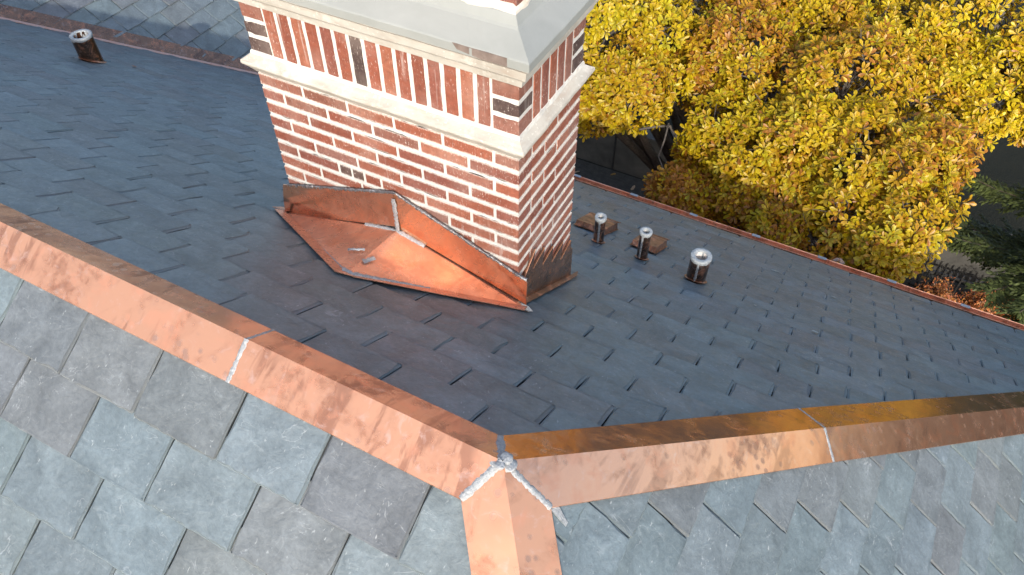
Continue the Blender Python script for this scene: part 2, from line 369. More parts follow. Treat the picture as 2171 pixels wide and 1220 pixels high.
TINTS = [(0.111, 0.134, 0.143), (0.114, 0.135, 0.143), (0.118, 0.138, 0.146), (0.112, 0.135, 0.146), (0.112, 0.121, 0.126), (0.115, 0.122, 0.126), (0.110, 0.117, 0.123), (0.108, 0.127, 0.135), (0.114, 0.134, 0.144)]
SLATES = []                                              # (area, roof key, verts, faces, tint)
def slate(key, fr, u0, u1, sb, length, expo, clips, rough=1.0, thick=0.012):
    jr = lambda a: R.uniform(-a, a)
    g = 0.0022
    a, b = u0+g, u1-g; st = sb-length
    P = [(a, st), (b, st)]
    near = key in ('front', 'end')
    n = 5 if near else 3; je = .0018 if near else .0035
    for i in range(1, n): P.append((b+jr(.0016), st+(sb-st)*i/n))
    ch = R.random(); pc = .18 if near else .45; mc = .011 if near else .026
    cr = R.uniform(.006, mc) if ch < pc else .003; cl = R.uniform(.006, mc) if R.random() < pc else .003
    P += [(b, sb-cr+jr(.002)), (b-cr*R.uniform(.5, 1.2), sb+jr(.002))]
    m_ = 13 if near else 6
    for i in range(1, m_): P.append((b-cr+(a+cl-b+cr)*i/m_, sb+jr(je)))
    P += [(a+cl*R.uniform(.5, 1.2), sb+jr(.002)), (a, sb-cl+jr(.002))]
    for i in range(n-1, 0, -1): P.append((a+jr(.0016), st+(sb-st)*i/n))
    full = P
    for c in clips: P = clip(P, *c)
    if len(P) < 3: return
    # drop duplicate points
    Q = [P[0]]
    for p in P[1:]:
        if math.hypot(p[0]-Q[-1][0], p[1]-Q[-1][1]) > .0015: Q.append(p)
    P = Q
    if len(P) < 3: return
    ar = 0.5*sum(P[i][0]*P[(i+1) % len(P)][1]-P[(i+1) % len(P)][0]*P[i][1] for i in range(len(P)))
    if abs(ar) < .0008: return
    hb = 0.003 + R.uniform(-.002, .003); tilt = 0.0125/expo; tw = R.uniform(-.006, .006)
    um = (a+b)/2
    hh = lambda u, s: hb - (sb-s)*tilt + (u-um)*tw
    cx = sum(p[0] for p in P)/len(P); cy = sum(p[1] for p in P)/len(P)
    top = []; bot = []; outer = []
    nP = len(P); sg = 1 if ar > 0 else -1
    for i, p in enumerate(P):
        q0 = P[i-1]; q1 = P[(i+1) % nP]
        tx, ty = q1[0]-q0[0], q1[1]-q0[1]; L = math.hypot(tx, ty)+1e-9
        nx, ny = -ty/L*sg, tx/L*sg
        bv = R.uniform(.002, .010)*rough*(1.5 if key == 'back' and abs(p[0]-b) < .008 else 1) if p[1] > st+.01 else 0.0
        top.append(fr(p[0]+nx*bv, p[1]+ny*bv, hh(*p)))
        outer.append(fr(p[0], p[1], hh(*p)-thick*R.uniform(.35, .6)))
        bot.append(fr(p[0]+nx*.002, p[1]+ny*.002, hh(*p)-thick-.002))
    v = top+outer+bot; nt_ = (len(top), len(outer), len(bot))
    f = [tuple(range(nP))]
    for i in range(nP):
        k = (i+1) % nP
        f += [(i, i+nP, k+nP, k), (i+nP, i+2*nP, k+2*nP, k+nP)]
    # orientation upward
    nn = np.cross(np.array(top[1])-np.array(top[0]), np.array(top[2])-np.array(top[1]))
    tot = np.zeros(3)
    for i in range(nP): tot += np.cross(np.array(top[i]), np.array(top[(i+1) % nP]))
    if tot[2] < 0: f = [tuple(reversed(x)) for x in f]
    t = R.choice(TINTS); k = R.uniform(.91, 1.08)*1.10; tint = tuple(c*k*R.uniform(.985, 1.015)*w_ for c, w_ in zip(t, (.97, 1.01, 1.015)))
    # how large it shows
    cc = fr(cx, sb-expo/2, 0); pr = project(cc)[0]
    vis = 0.0
    if pr[2] > 0 and -120 < pr[0] < 2290 and -80 < pr[1] < 1300:
        qs = project(np.array([fr(cx-.1, sb-expo, 0), fr(cx+.1, sb-expo, 0), fr(cx+.1, sb, 0), fr(cx-.1, sb, 0)]))[:, :2]
        vis = abs(0.5*sum(qs[i][0]*qs[(i+1) % 4][1]-qs[(i+1) % 4][0]*qs[i][1] for i in range(4)))*min(1, abs(ar)/.05)
        if cc[2] < CAM[2] and -1.17 < cc[0] < 0 and 0 < cc[1] < D and key == 'back': vis = 0
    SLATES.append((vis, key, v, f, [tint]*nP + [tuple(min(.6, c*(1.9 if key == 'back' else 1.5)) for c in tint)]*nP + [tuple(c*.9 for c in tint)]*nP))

tanh1 = P3/P1                                            # hip plan slope dy/dx
hipS1 = tanh1*K1                                         # R1/R2: s = hipS1*u on the hip
hipS3 = K3/tanh1                                         # R3: s = hipS3*|u|
def courses(key, fr, s0, ds, n, wd, off_even, off_odd, ulo, uhi, clips, length=None, eave=None, smin=None):
    for r_ in range(n):
        sb = s0+ds*r_
        lst = r_ % 2
        off = off_odd if lst else off_even
        k0 = int(math.floor((ulo-off)/wd)); k1 = int(math.ceil((uhi-off)/wd))
        js = {k: off+k*wd+R.uniform(-.012, .012) for k in range(k0, k1+2)}
        for k in range(k0, k1+1):
            ln = (length or ds*1.35)
            if smin is not None: ln = min(ln, sb-smin)
            slate(key, fr, js[k], js[k+1], sb+R.uniform(-.004, .004), ln, ds, clips)
# back slope R1: right of it the hip (s >= hipS1*u), at left the valley (u+? line)
val_c = (V4[0]-J[0]) - (V4[1]-J[1])                       # valley: x - y const;  u - s/K1 >= val_c
courses('back', f1, .285-.1745, .1745, 29, .3015, -.025, -.175, -8.6, 3.4,
        [(-hipS1, 1, -.03), (1, -1/K1, -val_c-.150), (0, -1, SE+.03)], smin=.02)
courses('front', f2, .347, .2035, 12, .3155, -1.431, -1.266, -3.6, 2.2, [(-hipS1, 1, -.03)], smin=.02)
courses('end', f3, .466-.186, .186, 17, .286, .104-.143, .104, -1.9, 3.3,
        [(-hipS3, 1, -.03), (hipS3, 1, -.03)], smin=.02)
# wing R4 : kept where y is beyond the valley (u - s/K1 >= 0)
courses('wing', f4, -.2015-.203*13, .203, 14, .277, -.252, -.375, -3.2, 4.2, [(1, -1/K1, -.062)], smin=-9)
SLATES.sort(key=lambda t: -t[0])
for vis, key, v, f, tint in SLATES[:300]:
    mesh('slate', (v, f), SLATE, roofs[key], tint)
mb = MB()
for vis, key, v, f, tint in SLATES[300:]:
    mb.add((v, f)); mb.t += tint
tag(mb.build('distant_slates', SLATE, house), 'smaller looking slates of the far roof areas', kind='stuff')

# ---------------------------------------------------------------- copper caps
DZ = np.array([0, 0, .0115])
def flange(name, pts, label=None, mat=COPPER, parent=house, th=.0035):
    top = [np.array(p)+DZ for p in pts]
    tot = sum(np.cross(top[i], top[(i+1) % len(top)]) for i in range(len(top)))
    if tot[2] < 0: top = top[::-1]
    o = mesh(name, prism(top, (0, 0, -th)), mat, parent)
    if label: o['label'] = label
    return o
def cap_piece(name, label, polyA, polyB, mat=COPPER):
    mb = MB()
    for poly in (polyA, polyB):
        top = [np.array(p)+DZ for p in poly]
        tot = sum(np.cross(top[i], top[(i+1) % len(top)]) for i in range(len(top)))
        if tot[2] < 0: top = top[::-1]
        mb.add(prism(top, (0, 0, -.004)))
    o = mb.build(name, mat, house); o['label'] = label; return o
fw, bw = .135, .117
mJ2 = f2(-.063, fw); mJ1 = f1(-.060, bw); mJ3 = f3(-.0005, .190)
SX = -.850
cap_piece('ridge_cap', 'spotted copper cap along the far left of the ridge',
          [f1(SX, 0), f2(SX, fw), f2(-5.0, fw), f1(-5.0, 0)], [f1(SX, 0), f1(-5.0, 0), f1(-5.0, bw), f1(SX, bw)])
cap_piece('ridge_cap', 'copper ridge cap between the solder seam and the three-way joint',
          [J, mJ2, f2(SX+.001, fw), f1(SX+.001, 0)], [J, f1(SX+.001, 0), f1(SX+.001, bw), mJ1])
# right hip: crease points
def hipr(t): return J+np.array([t, tanh1*t, -P3*t])
def hipb(t): return J+np.array([t, -tanh1*t, -P3*t])
oR1 = .252; oR3 = .178; oB2 = .257; oB3 = .160
def r1e(t): return f1(t, hipS1*t+oR1)
def r3e(t): return f3(tanh1*t, P3/1*t*K3/P3+oR3)
def b2e(t): return f2(t, hipS1*t+oB2)
def b3e(t): return f3(-tanh1*t, K3*t+oB3)
HX = .788
cap_piece('hip_cap', 'copper hip cap reflecting the yellow tree, next to the three-way joint',
          [J, hipr(HX), r1e(HX-.10), mJ1], [J, mJ3, r3e(HX-.065), hipr(HX)], COPPER_HIP)
cap_piece('hip_cap', 'copper hip cap toned brown for its dark reflection at the far right of the roof',
          [hipr(HX+.001), hipr(3.35), r1e(3.25), r1e(HX-.099)], [hipr(HX+.001), r3e(HX-.064), r3e(3.3), hipr(3.35)], COPPER_DARK_REFL)
cap_piece('hip_cap', 'short bright copper hip cap running towards the bottom of the photo',
          [J, mJ2, b2e(3.2), hipb(3.3)], [J, hipb(3.3), b3e(3.2), mJ3])
up = np.array([0, 0, 1.])
def lift(p, d=.012): return np.array(p)+np.array([0, 0, d])
def seam(name, pts, n, wd=.013, hg=.0025, label=None, mat=SOLDER):
    o = mesh(name, bead([lift(p) for p in pts], n, wd, hg), mat, house, smooth=True)
    if label: o['label'] = label
    return o
seam('solder_seam', [f1(SX, 0), f2(SX, fw+.002)], N2, .018, .002, 'pale solder seam across the ridge cap')
seam('solder_seam', [f1(SX, 0), f1(SX, bw+.002)], N1, .011, .002)
seam('solder_seam', [hipr(HX), r1e(HX-.10)], N1, .010, .002)
seam('solder_seam', [hipr(HX), r3e(HX-.065)], N3, .016, .002, 'white solder seam across the right hip cap')
seam('solder_seam', [J, mJ2], N2, .024, .0035, 'thick white solder seam from the three-way joint down to the left')
seam('solder_seam', [J, mJ3], N3, .021, .0035, 'grey solder seam from the three-way joint down to the right')
seam('solder_seam', [J, J*0.45+mJ1*.55, mJ1], N1, .026, .003)
blob = MB()
for dx, dy, r_ in ((-.018, -.004, .017), (.020, .004, .019), (0, -.012, .014), (.004, .014, .018)):
    c = J+np.array([dx, dy, .010-abs(dx)*.5]); vv = []; ff = []
    for i in range(6):
        for k in range(12):
            t = math.pi/2*(1-i/5); a = 2*math.pi*k/12; rr = r_*math.cos(t)*R.uniform(.85, 1.15)
            vv.append((c[0]+rr*math.cos(a), c[1]+rr*math.sin(a), c[2]+r_*.30*math.sin(t)*R.uniform(.8, 1.2)-.004*(i == 5)))
    for i in range(5):
        for k in range(12): ff.append((i*12+k, (i+1)*12+k, (i+1)*12+(k+1) % 12, i*12+(k+1) % 12))
    blob.add((vv, ff))
o = blob.build('solder_lump', SOLDER, house, True); o['label'] = 'lumpy solder where the three copper caps meet'
# mortar-like lead sliver below the joint
q0 = f3(-.004, .186, .006); q1 = f3(.022, .196, .006); q2 = f3(.060, .215, .006); q3 = f3(.012, .268, .006); q4 = f3(-.008, .268, .006)
q3 = f3(.004, .252, .004); q4 = f3(-.008, .252, .004)
mesh('lead_patch', prism([q0, q4, q3, q1], (0, 0, -.006)), SOLDER, house)

# valley lining
def vl(t): return np.array([V4[0]-t, V4[1]-t, V4[2]+P1*t])
va = [vl(0), vl(4.3)]
cw = .18
vm = [f for f in (va[0], va[1])]
A1 = [va[0]+np.array([cw, 0, 0]), va[1]+np.array([cw, 0, 0])]     # on R1 (same y => same height)
A4 = [va[0]+np.array([0, cw, 0]), va[1]+np.array([0, cw, 0])]     # on R4 (same x => same height)
up2 = np.array([0, 0, .004])
o = mesh('valley_lining', prism([va[0]+up2, A1[0]+up2, A1[1]+up2, va[1]+up2], (0, 0, -.004)), COPPER_PINK, house)
o['label'] = 'pink copper strip lining the valley on the near side'
o = mesh('valley_lining', prism([va[0]+up2, va[1]+up2, A4[1]+up2, A4[0]+up2], (0, 0, -.004)), COPPER_DARK, house)  # shading of the wing side comes from the dark base colour
o['label'] = 'copper strip toned dark for shade, lining the valley on the wing side'

# ---------------------------------------------------------------- gutter at the back eave
def gutter(x0, x1):
    prof = [(-.02, .012), (.012, .004), (.018, -.05), (.04, -.085), (.075, -.095), (.105, -.075), (.118, -.03), (.120, .004), (.128, .008), (.134, .004), (.132, -.004), (.124, -.030), (.112, -.084), (.078, -.106), (.036, -.096), (.008, -.055), (.004, -.01), (-.02, .0)]
    v = []; f = []; n = len(prof); xs = [x0+(x1-x0)*i/max(1, int((x1-x0)/.25)) for i in range(int((x1-x0)/.25)+1)]
    for x in xs:
        dz = R.uniform(-.002, .002); dy = R.uniform(-.003, .003)
        for y, z in prof: v.append((x, EY+.006+y*.42+dy*.5, EZ-.024+z*.75+dz))
    for i in range(len(xs)-1):
        for k in range(n): f.append((i*n+k, (i+1)*n+k, (i+1)*n+(k+1) % n, i*n+(k+1) % n))
    return v, f
g = mesh('gutter', gutter(-4.4, XR+.1), make_copper('gutter_copper', base=(0.80, 0.42, 0.28), dark=(.45, .2, .12), rough=.3), house)
x = -3.9
while x < XR-.1:
    b = mesh('gutter_clip', box(x-.035, x+.035, EY+.040, EY+.066, EZ-.019, EZ-.0145), LEAD, house); x += .56
# edge course strip
mesh('fascia', box(-4.5, XR-.05, EY-.10, EY-.03, EZ-.30, EZ-.09), make_simple('painted_wood', (.35, .34, .31), (.45, .44, .40), 8), house)

# ---------------------------------------------------------------- walls of the house
WALLB = make_simple('house_wall_brick', (.18, .07, .045), (.26, .11, .07), 12, .9)
def wall(x0, x1, y0, y1): return mesh('wall', box(x0, x1, y0, y1, 0, EZ-.14), WALLB, house)
wall(ridL[0], XR-.35, EY-.62, EY-.35); wall(ridL[0], XR-.35, 2*J[1]-EY+.35, 2*J[1]-EY+.62)
wall(XR-.62, XR-.35, 2*J[1]-EY+.62, EY-.62); wall(V4[0]-.62, V4[0]-.35, EY-.35, 9.0)

# ---------------------------------------------------------------- chimney
chim = bpy.data.objects.new('chimney', bpy.data.meshes.new('chimney')); COL.objects.link(chim)
chim.parent = house; chim.location = -Vector(house.location); chim['label'] = 'tall red brick chimney with wide white mortar joints'
mb = MB(); rc = .0035
mb.add(box(-W+rc, -rc, rc, D-rc, G-1.6, G+.30))
chim.data.from_pydata(mb.v, [], mb.f); chim.data.materials.append(MORTAR)
BT = {'red': [(.230, .070, .042), (.255, .082, .048), (.210, .065, .040), (.27, .095, .056), (.195, .066, .046)],
      'dull': [(.20, .080, .055), (.22, .095, .07)], 'dark': [(.075, .048, .042), (.095, .055, .045)]}
def rough_box(x0, x1, y0, y1, z0, z1, ju=.0016, nx=0, ny=0, nz=0):
    nx = nx or max(1, round((x1-x0)/.021)); ny = ny or max(1, round((y1-y0)/.03)); nz = nz or max(1, round((z1-z0)/.04))
    per = [(x0+(x1-x0)*i/nx, y0, 0, -1, i in (0,)) for i in range(nx)] + [(x1, y0+(y1-y0)*i/ny, 1, 0, i == 0) for i in range(ny)] + \
          [(x1-(x1-x0)*i/nx, y1, 0, 1, i == 0) for i in range(nx)] + [(x0, y1-(y1-y0)*i/ny, -1, 0, i == 0) for i in range(ny)]
    n = len(per); v = []; f = []
    for j in range(nz+1):
        z = z0+(z1-z0)*j/nz
        for (px, py, ax, ay, cor) in per:
            zz = z+(R.uniform(-ju, ju) if j in (0, nz) else 0)
            ax_ = R.uniform(-ju, ju)*.3 if cor else 0
            sx = 0 if not cor else ax_; sy = 0 if not cor else R.uniform(-ju, ju)*.5
            if cor: sx *= 1.2
            v.append((px+sx, py+sy*.3, zz))
    for j in range(nz):
        for i in range(n): f.append((j*n+i, j*n+(i+1) % n, (j+1)*n+(i+1) % n, (j+1)*n+i))
    f += [tuple(reversed(range(n))), tuple(range(nz*n, (nz+1)*n))]
    return v, f
def brick(x0, x1, y0, y1, z0, z1, kind='red', ju=.0026, parent=None):
    t = R.choice(BT[kind]); k = R.uniform(.88, 1.12)
    mesh('brick', rough_box(x0, x1, y0, y1, z0+G, z1+G, ju), BRICK, parent or chim, tuple(c*k*.84 for c in t))
MJ = .0092                                               # half a joint
BL = .2135
dark_front = {(2, 99)}
for k in range(23):                                       # courses downwards below the stone band
    zt = -k*HC-MJ+.002; zb = -(k+1)*HC+MJ-.001
    lowx = (J[2]-G) - P1*(D-(J[1])) - .1
    if zb < lowx: break
    # front (y=0) and back
    edges = [-W]
    xx = -W + (BL if k % 2 == 0 else BL/2)
    while xx < -BL*.4: edges.append(xx); xx += BL
    edges.append(0.0)
    roof_front = (J[2]-G)+P1*J[1]
    for face in ('front', 'back'):
        if face == 'front' and zt < roof_front-.02: continue
        for i in range(len(edges)-1):
            a, b = edges[i], edges[i+1]; first = i == 0; last = i == len(edges)-2
            kind = 'red' if R.random() > .26 else 'dull'
            if face == 'front' and ((k == 8 and i == 4) or (k == 3 and i == 4 and False)): kind = 'dark'
            if R.random() < .008: kind = 'dark'
            if k == 0 and first: kind = 'dull'
            xa = a+(0 if first else MJ*.8); xb = b-(0 if last else MJ*.8)
            dep = .1 if True else 0
            if face == 'front':
                if k == 5 and i == 2:                     # small odd pieces near the middle
                    brick(xa, xa+.052, 0, .1, zb, zt, 'dark'); brick(xa+.066, xa+.115, 0, .1, zb, zt, 'dark'); brick(xa+.13, xb, 0, .1, zb, zt, 'red'); continue
                brick(xa, xb, 0, .1, zb, zt, kind)
            elif k < 99: brick(xa, xb, D-.1, D, zb, zt, kind)
    # right and left sides between the corner bricks
    ed = [0.0]
    yy = BL*(1.0 if k % 2 == 1 else .5)*1.0
    while yy < D-.05: ed.append(yy); yy += BL
    ed.append(D)
    for side in ('right', 'left'):
        for i in range(len(ed)-1):
            a, b = ed[i], ed[i+1]
            a = max(a, .1) if i == 0 else a+MJ*.8
            b = min(b, D-.1) if i == len(ed)-2 else b-MJ*.8
            if i == 0: a = .1+.0005
            if i == len(ed)-2: b = D-.1-.0005
            if b-a < .03: continue
            if zt < (J[2]-G)-P1*(a-J[1])-.03: continue
            kind = 'red' if R.random() > .3 else 'dull'
            if R.random() < .03: kind = 'dark'
            if side == 'right': brick(-.095, 0, a, b, zb, zt, kind)
            else: brick(-W, -W+.095, a, b, zb, zt, kind)
# frieze: corner blocks of three courses and upright soldier bricks between
FZ0, FZ1 = .093, .296; QW = .100
ch = (FZ1-FZ0)/3
for sx0, sx1 in ((-W, -W+QW), (-QW, 0)):
    for y0, y1 in ((0, QW*.95), (D-QW*.95, D)):
        for j in range(3):
            brick(sx0, sx1, y0, y1, FZ0+ch*j+.009*(j > 0)+.002, FZ0+ch*(j+1)-.009*(j < 2)-.002, 'dark' if (j == 1 or R.random() < .25) else 'dull')
ns = 15; pw = (W-2*QW-.004)/ns
for i in range(ns):
    x0 = -W+QW+.002+pw*i+.0090; x1 = x0+pw-.0190
    kind = 'dark' if i == 6 else ('dull' if R.random() < .15 else 'red')
    brick(x0, x1, 0, .09, FZ0, FZ1, kind, .003); brick(x0, x1, D-.09, D, FZ0, FZ1, 'red', .002)
ns = 5; pw = (D-2*QW-.004)/ns
for i in range(ns):
    y0 = QW+.002+pw*i+.0085; y1 = y0+pw-.0165
    brick(-.09, 0, y0, y1, FZ0, FZ1, 'dull' if R.random() < .5 else 'red', .002); brick(-W, -W+.09, y0, y1, FZ0, FZ1, 'red', .002)
# profiled stone rings
def ring(prof, jit=.0012, nseg=26, inner=.03, w0=0.0):
    """prof: (overhang, z) bottom to top, mitred round the chimney"""
    cor = [(-W, 0, -1, -1), (0, 0, 1, -1), (0, D, 1, 1), (-W, D, -1, 1)]; v = []; f = []; n = len(prof); ringp = []
    for c in range(4):
        a = cor[c]; b = cor[(c+1) % 4]; m_ = nseg if c % 2 == 0 else nseg//2
        for i in range(m_): ringp.append((a, b, i/m_))
    for (a, b, t) in ringp:
        js = R.uniform(-jit, jit); jz = R.uniform(-jit, jit)*.6
        for o_, z in prof:
            pa = (a[0]+a[2]*o_, a[1]+a[3]*o_); pb = (b[0]+b[2]*o_, b[1]+b[3]*o_)
            x = pa[0]+(pb[0]-pa[0])*t; y = pa[1]+(pb[1]-pa[1])*t
            k = js if t > 0 else 0
            x += (k if abs(b[1]-a[1]) > .01 else 0); y += (k if abs(b[0]-a[0]) > .01 else 0)
            v.append((x, y, z+G+jz))
    N = len(ringp)
    for i in range(N):
        for k in range(n-1): f.append((i*n+k, ((i+1) % N)*n+k, ((i+1) % N)*n+k+1, i*n+k+1))
    return v, f
o = mesh('stone_band', ring([(-.02, -.001), (.004, .001), (.010, .010), (.020, .024), (.036, .043), (.038, .050), (.036, .060), (.022, .068), (.002, .084), (-.02, .088)]), STONE, chim)
o['label'] = 'projecting pale limestone band under the row of upright bricks'
o = mesh('mortar_fillet', ring([(.006, .0765), (.0055, .086), (.003, .096), (-.006, .099)], .002), MORTAR, chim)
o = mesh('stone_cornice', ring([(-.02, .300), (.012, .301), (.018, .306), (.022, .330), (.026, .338), (.040, .346), (.044, .352), (.050, .385), (.0625, .398), (.0645, .424)], .001), STONE, chim)
o['label'] = 'pale limestone cornice above the upright bricks'
cap = ring([(.0635, .400), (.070, .404), (.070, .432), (.066, .437), (-.005, .486), (-.012, .494), (-.026, .522), (-.034, .527), (-.12, .530)], .0009)
n_ = len(cap[0]); K = 9
cap[1].append(tuple(range(K-1, n_, K)))
o = mesh('cement_cap', cap, WASH, chim); o['label'] = 'smooth grey sloping cap of the chimney'
o = mesh('mortar_fillet', ring([(-.026, .520), (-.028, .530), (-.045, .545), (-.060, .549)], .004), BUFF, chim)
o['label'] = 'buff mortar fillet at the foot of the upper stack'
# brown patch where the lead edge is missing
mesh('bare_patch', prism([(-.20, -.0706, G+.434), (-.185, -.0706, G+.415), (-.10, -.0706, G+.404), (-.006, -.0706, G+.404), (-.006, -.0706, G+.434)][::-1], (0, .003, 0)), make_simple('bare_mortar', (.12, .09, .075), (.19, .15, .13), 40), chim)
# upper stack
ux0, ux1, uy0, uy1 = -W+.035, -.035, .048, D-.042
o = mesh('upper_stack', box(ux0+.004, ux1-.004, uy0+.004, uy1-.004, G+.50, G+1.02), MORTAR, chim); o['label'] = 'upper part of the chimney stack rising out of the cap'
for k in range(7):
    z0 = .538+k*HC; z1 = z0+HC-.011
    for y0, y1 in ((uy0, uy0+.09), (uy1-.09, uy1)):
        xs = ux0 if k % 2 else ux0-BL/2; 
        while xs < ux1-.01:
            a = max(xs, ux0); b = min(xs+BL, ux1)
            if b-a > .03: brick(a+(0 if a == ux0 else .005), b-(0 if b == ux1 else .005), y0, y1, z0, z1, 'red')
            xs += BL
    brick(ux1-.09, ux1, uy0+.0905, (uy0+uy1)/2-.005, z0, z1, 'red'); brick(ux1-.09, ux1, (uy0+uy1)/2+.005, uy1-.0905, z0, z1, 'red')
    brick(ux0, ux0+.09, uy0+.0905, (uy0+uy1)/2-.005, z0, z1, 'red'); brick(ux0, ux0+.09, (uy0+uy1)/2+.005, uy1-.0905, z0, z1, 'red')
mesh('stack_top', box(ux0-.03, ux1+.03, uy0-.03, uy1+.03, G+1.015, G+1.09), STONE, chim)

# ---------------------------------------------------------------- copper saddle and flashings
def g3(x, y, z): return np.array([x, y, z+G])
sad = bpy.data.objects.new('chimney_saddle', bpy.data.meshes.new('chimney_saddle')); COL.objects.link(sad)
sad.parent = house; sad.location = -Vector(house.location); sad['label'] = 'folded copper saddle between the chimney and the ridge'
A_ = g3(-1.182, -.058, -.728); B_ = g3(-.570, -.020, -.585); C_ = g3(-.545, -.392, -.490); D_ = g3(.058, -.046, -.735)
A0 = g3(-1.20, -.012, -.765); D0 = g3(.045, -.012, -.752)
def fold_surface(a, b, c, n=14, amp=.004, sag=0.0):
    v = []; idx = {}; f = []
    nr = np.cross(b-a, c-a); nr /= np.linalg.norm(nr); nr = nr if nr[2] > 0 else -nr
    for i in range(n+1):
        for j in range(n+1-i):
            k = n-i-j; w_ = np.array([i, j, k])/n
            p = a*w_[0]+b*w_[1]+c*w_[2]; e = min(w_)*3
            p = p+nr*(math.sin(p[0]*19+p[1]*13)*.5+math.sin(p[0]*41-p[1]*33)*.3)*amp*e
            p = p-nr*sag*e
            idx[(i, j)] = len(v); v.append(tuple(p))
    for i in range(n):
        for j in range(n-i):
            f.append((idx[(i, j)], idx[(i+1, j)], idx[(i, j+1)]))
            if i+j < n-1: f.append((idx[(i+1, j)], idx[(i+1, j+1)], idx[(i, j+1)]))
    nn = np.cross(np.array(v[f[0][1]])-np.array(v[f[0][0]]), np.array(v[f[0][2]])-np.array(v[f[0][0]]))
    if nn[2] < 0: f = [tuple(reversed(q)) for q in f]
    return v, f
mb = MB()
mb.add(fold_surface(A_, B_, C_, 14, .0012)); mb.add(fold_surface(B_, D_, C_, 14, .0015))
mb.add(fold_surface(A0, B_, A_, 4, 0)); mb.add(fold_surface(B_, D0, D_, 4, 0))
sad.data.from_pydata(mb.v, [], mb.f); sad.data.materials.append(COPPER_SHINY)
sad.data.polygons.foreach_set('use_smooth', [True]*len(sad.data.polygons))
# valley flanges lying on the slates
def on1(x, y, h=.0): return np.array([x, y, J[2]-P1*(y-J[1])])+N1*h
fl = [on1(-1.190, -.062, .015), on1(-.548, -.395, .015), on1(-.583, -.425, .012), on1(-1.232, -.078, .012)]
mesh('saddle_flange', prism(fl[::-1], (0, 0, -.004)), COPPER_SHINY, sad)['label'] = 'narrow dark red flange along the left edge of the saddle'
fl = [on1(-.552, -.398, .016), on1(.062, -.044, .016), on1(.070, -.085, .013), on1(-.06, -.155, .013), on1(-.20, -.240, .013), on1(-.36, -.325, .013), on1(-.50, -.402, .013), on1(-.585, -.425, .013)]
nn = sum(np.cross(fl[i], fl[(i+1) % 8]) for i in range(8))
mesh('saddle_flange', prism(fl if nn[2] > 0 else fl[::-1], (0, 0, -.004)), COPPER_SHINY, sad)['label'] = 'bright lower flange of the saddle lying on the slates'
# upstand panels on the chimney face
def panel(name, pts, nrm, mat, label, amp=.003, nx=16, ny=5, th=.004):
    """pts: left-bottom, right-bottom, right-top, left-top"""
    a, b, c, d = [np.array(p) for p in pts]; nrm = np.array(nrm, float); v = []; f = []
    for lay in (0, 1):
        for j in range(ny+1):
            for i in range(nx+1):
                u, t = i/nx, j/ny
                p = (a*(1-u)+b*u)*(1-t)+(d*(1-u)+c*u)*t
                e = 4*t*(1-t)
                p = p+nrm*(amp*e*(math.sin(u*7+t*2)+.6*math.sin(u*17+1.3)))
                v.append(tuple(p-nrm*th*lay))
    n = (nx+1)*(ny+1); q = lambda i, j, l: l*n+j*(nx+1)+i
    for j in range(ny):
        for i in range(nx):
            f.append((q(i, j, 0), q(i+1, j, 0), q(i+1, j+1, 0), q(i, j+1, 0))); f.append((q(i, j, 1), q(i, j+1, 1), q(i+1, j+1, 1), q(i+1, j, 1)))
    for i in range(nx):
        f.append((q(i, 0, 1), q(i+1, 0, 1), q(i+1, 0, 0), q(i, 0, 0))); f.append((q(i, ny, 0), q(i+1, ny, 0), q(i+1, ny, 1), q(i, ny, 1)))
    for j in range(ny):
        f.append((q(0, j, 0), q(0, j+1, 0), q(0, j+1, 1), q(0, j, 1))); f.append((q(nx, j, 1), q(nx, j+1, 1), q(nx, j+1, 0), q(nx, j, 0)))
    o = mesh(name, (v, f), mat, sad, smooth=False); o['label'] = label; return o
panel('upstand', [g3(-1.225, -.024, -.775), g3(-.566, -.024, -.565), g3(-.566, -.018, -.385), g3(-1.192, -.018, -.588)], (0, -1, 0), COPPER_DARK_REFL, 'copper upstand with a painted dark reflection, left of the vertical solder')  # left panel's dark reflection is painted in as base colour
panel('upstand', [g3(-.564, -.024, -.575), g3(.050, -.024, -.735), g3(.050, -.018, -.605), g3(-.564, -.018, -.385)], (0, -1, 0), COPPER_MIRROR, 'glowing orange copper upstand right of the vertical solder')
mesh('solder_seam', bead([g3(-.565, -.027, -.40), g3(-.565, -.028, -.50), g3(-.562, -.032, -.585)], (0, -1, 0), .022, .004), SOLDER, sad, smooth=True)
mesh('solder_seam', bead([B_+np.array([-.17, -.01, -.038]), B_+np.array([-.06, -.012, -.008]), B_+np.array([.02, -.015, .004]), B_+np.array([.14, -.012, -.028])], (0, -.5, .86), .020, .004), SOLDER, sad, smooth=True)
mesh('solder_patch', bead([C_*.62+B_*.38+np.array([-.10, 0, -.012]), C_*.55+B_*.45+np.array([-.03, 0, .004])], (0, -.2, .97), .012, .003), SOLDER, sad, smooth=True)
mesh('solder_patch', bead([C_*.75+B_*.25+np.array([.01, 0, .004]), C_*.62+B_*.38+np.array([.035, .0, .004])], (0.1, -.2, .97), .022, .003), SOLDER, sad, smooth=True)
mesh('solder_seam', bead([C_+np.array([-.03, .01, .0]), C_+np.array([.02, .004, .004]), C_*.55+D_*.45+np.array([0, 0, .005])], (0, -.2, .97), .016, .003), SOLDER, sad, smooth=True)
mesh('solder_seam', bead([A_+np.array([.0, 0, .003]), A_*.5+C_*.5+np.array([0, 0, .004]), C_+np.array([0, 0, .003])], (0, -.2, .97), .006, .002), SOLDER, sad, smooth=True)
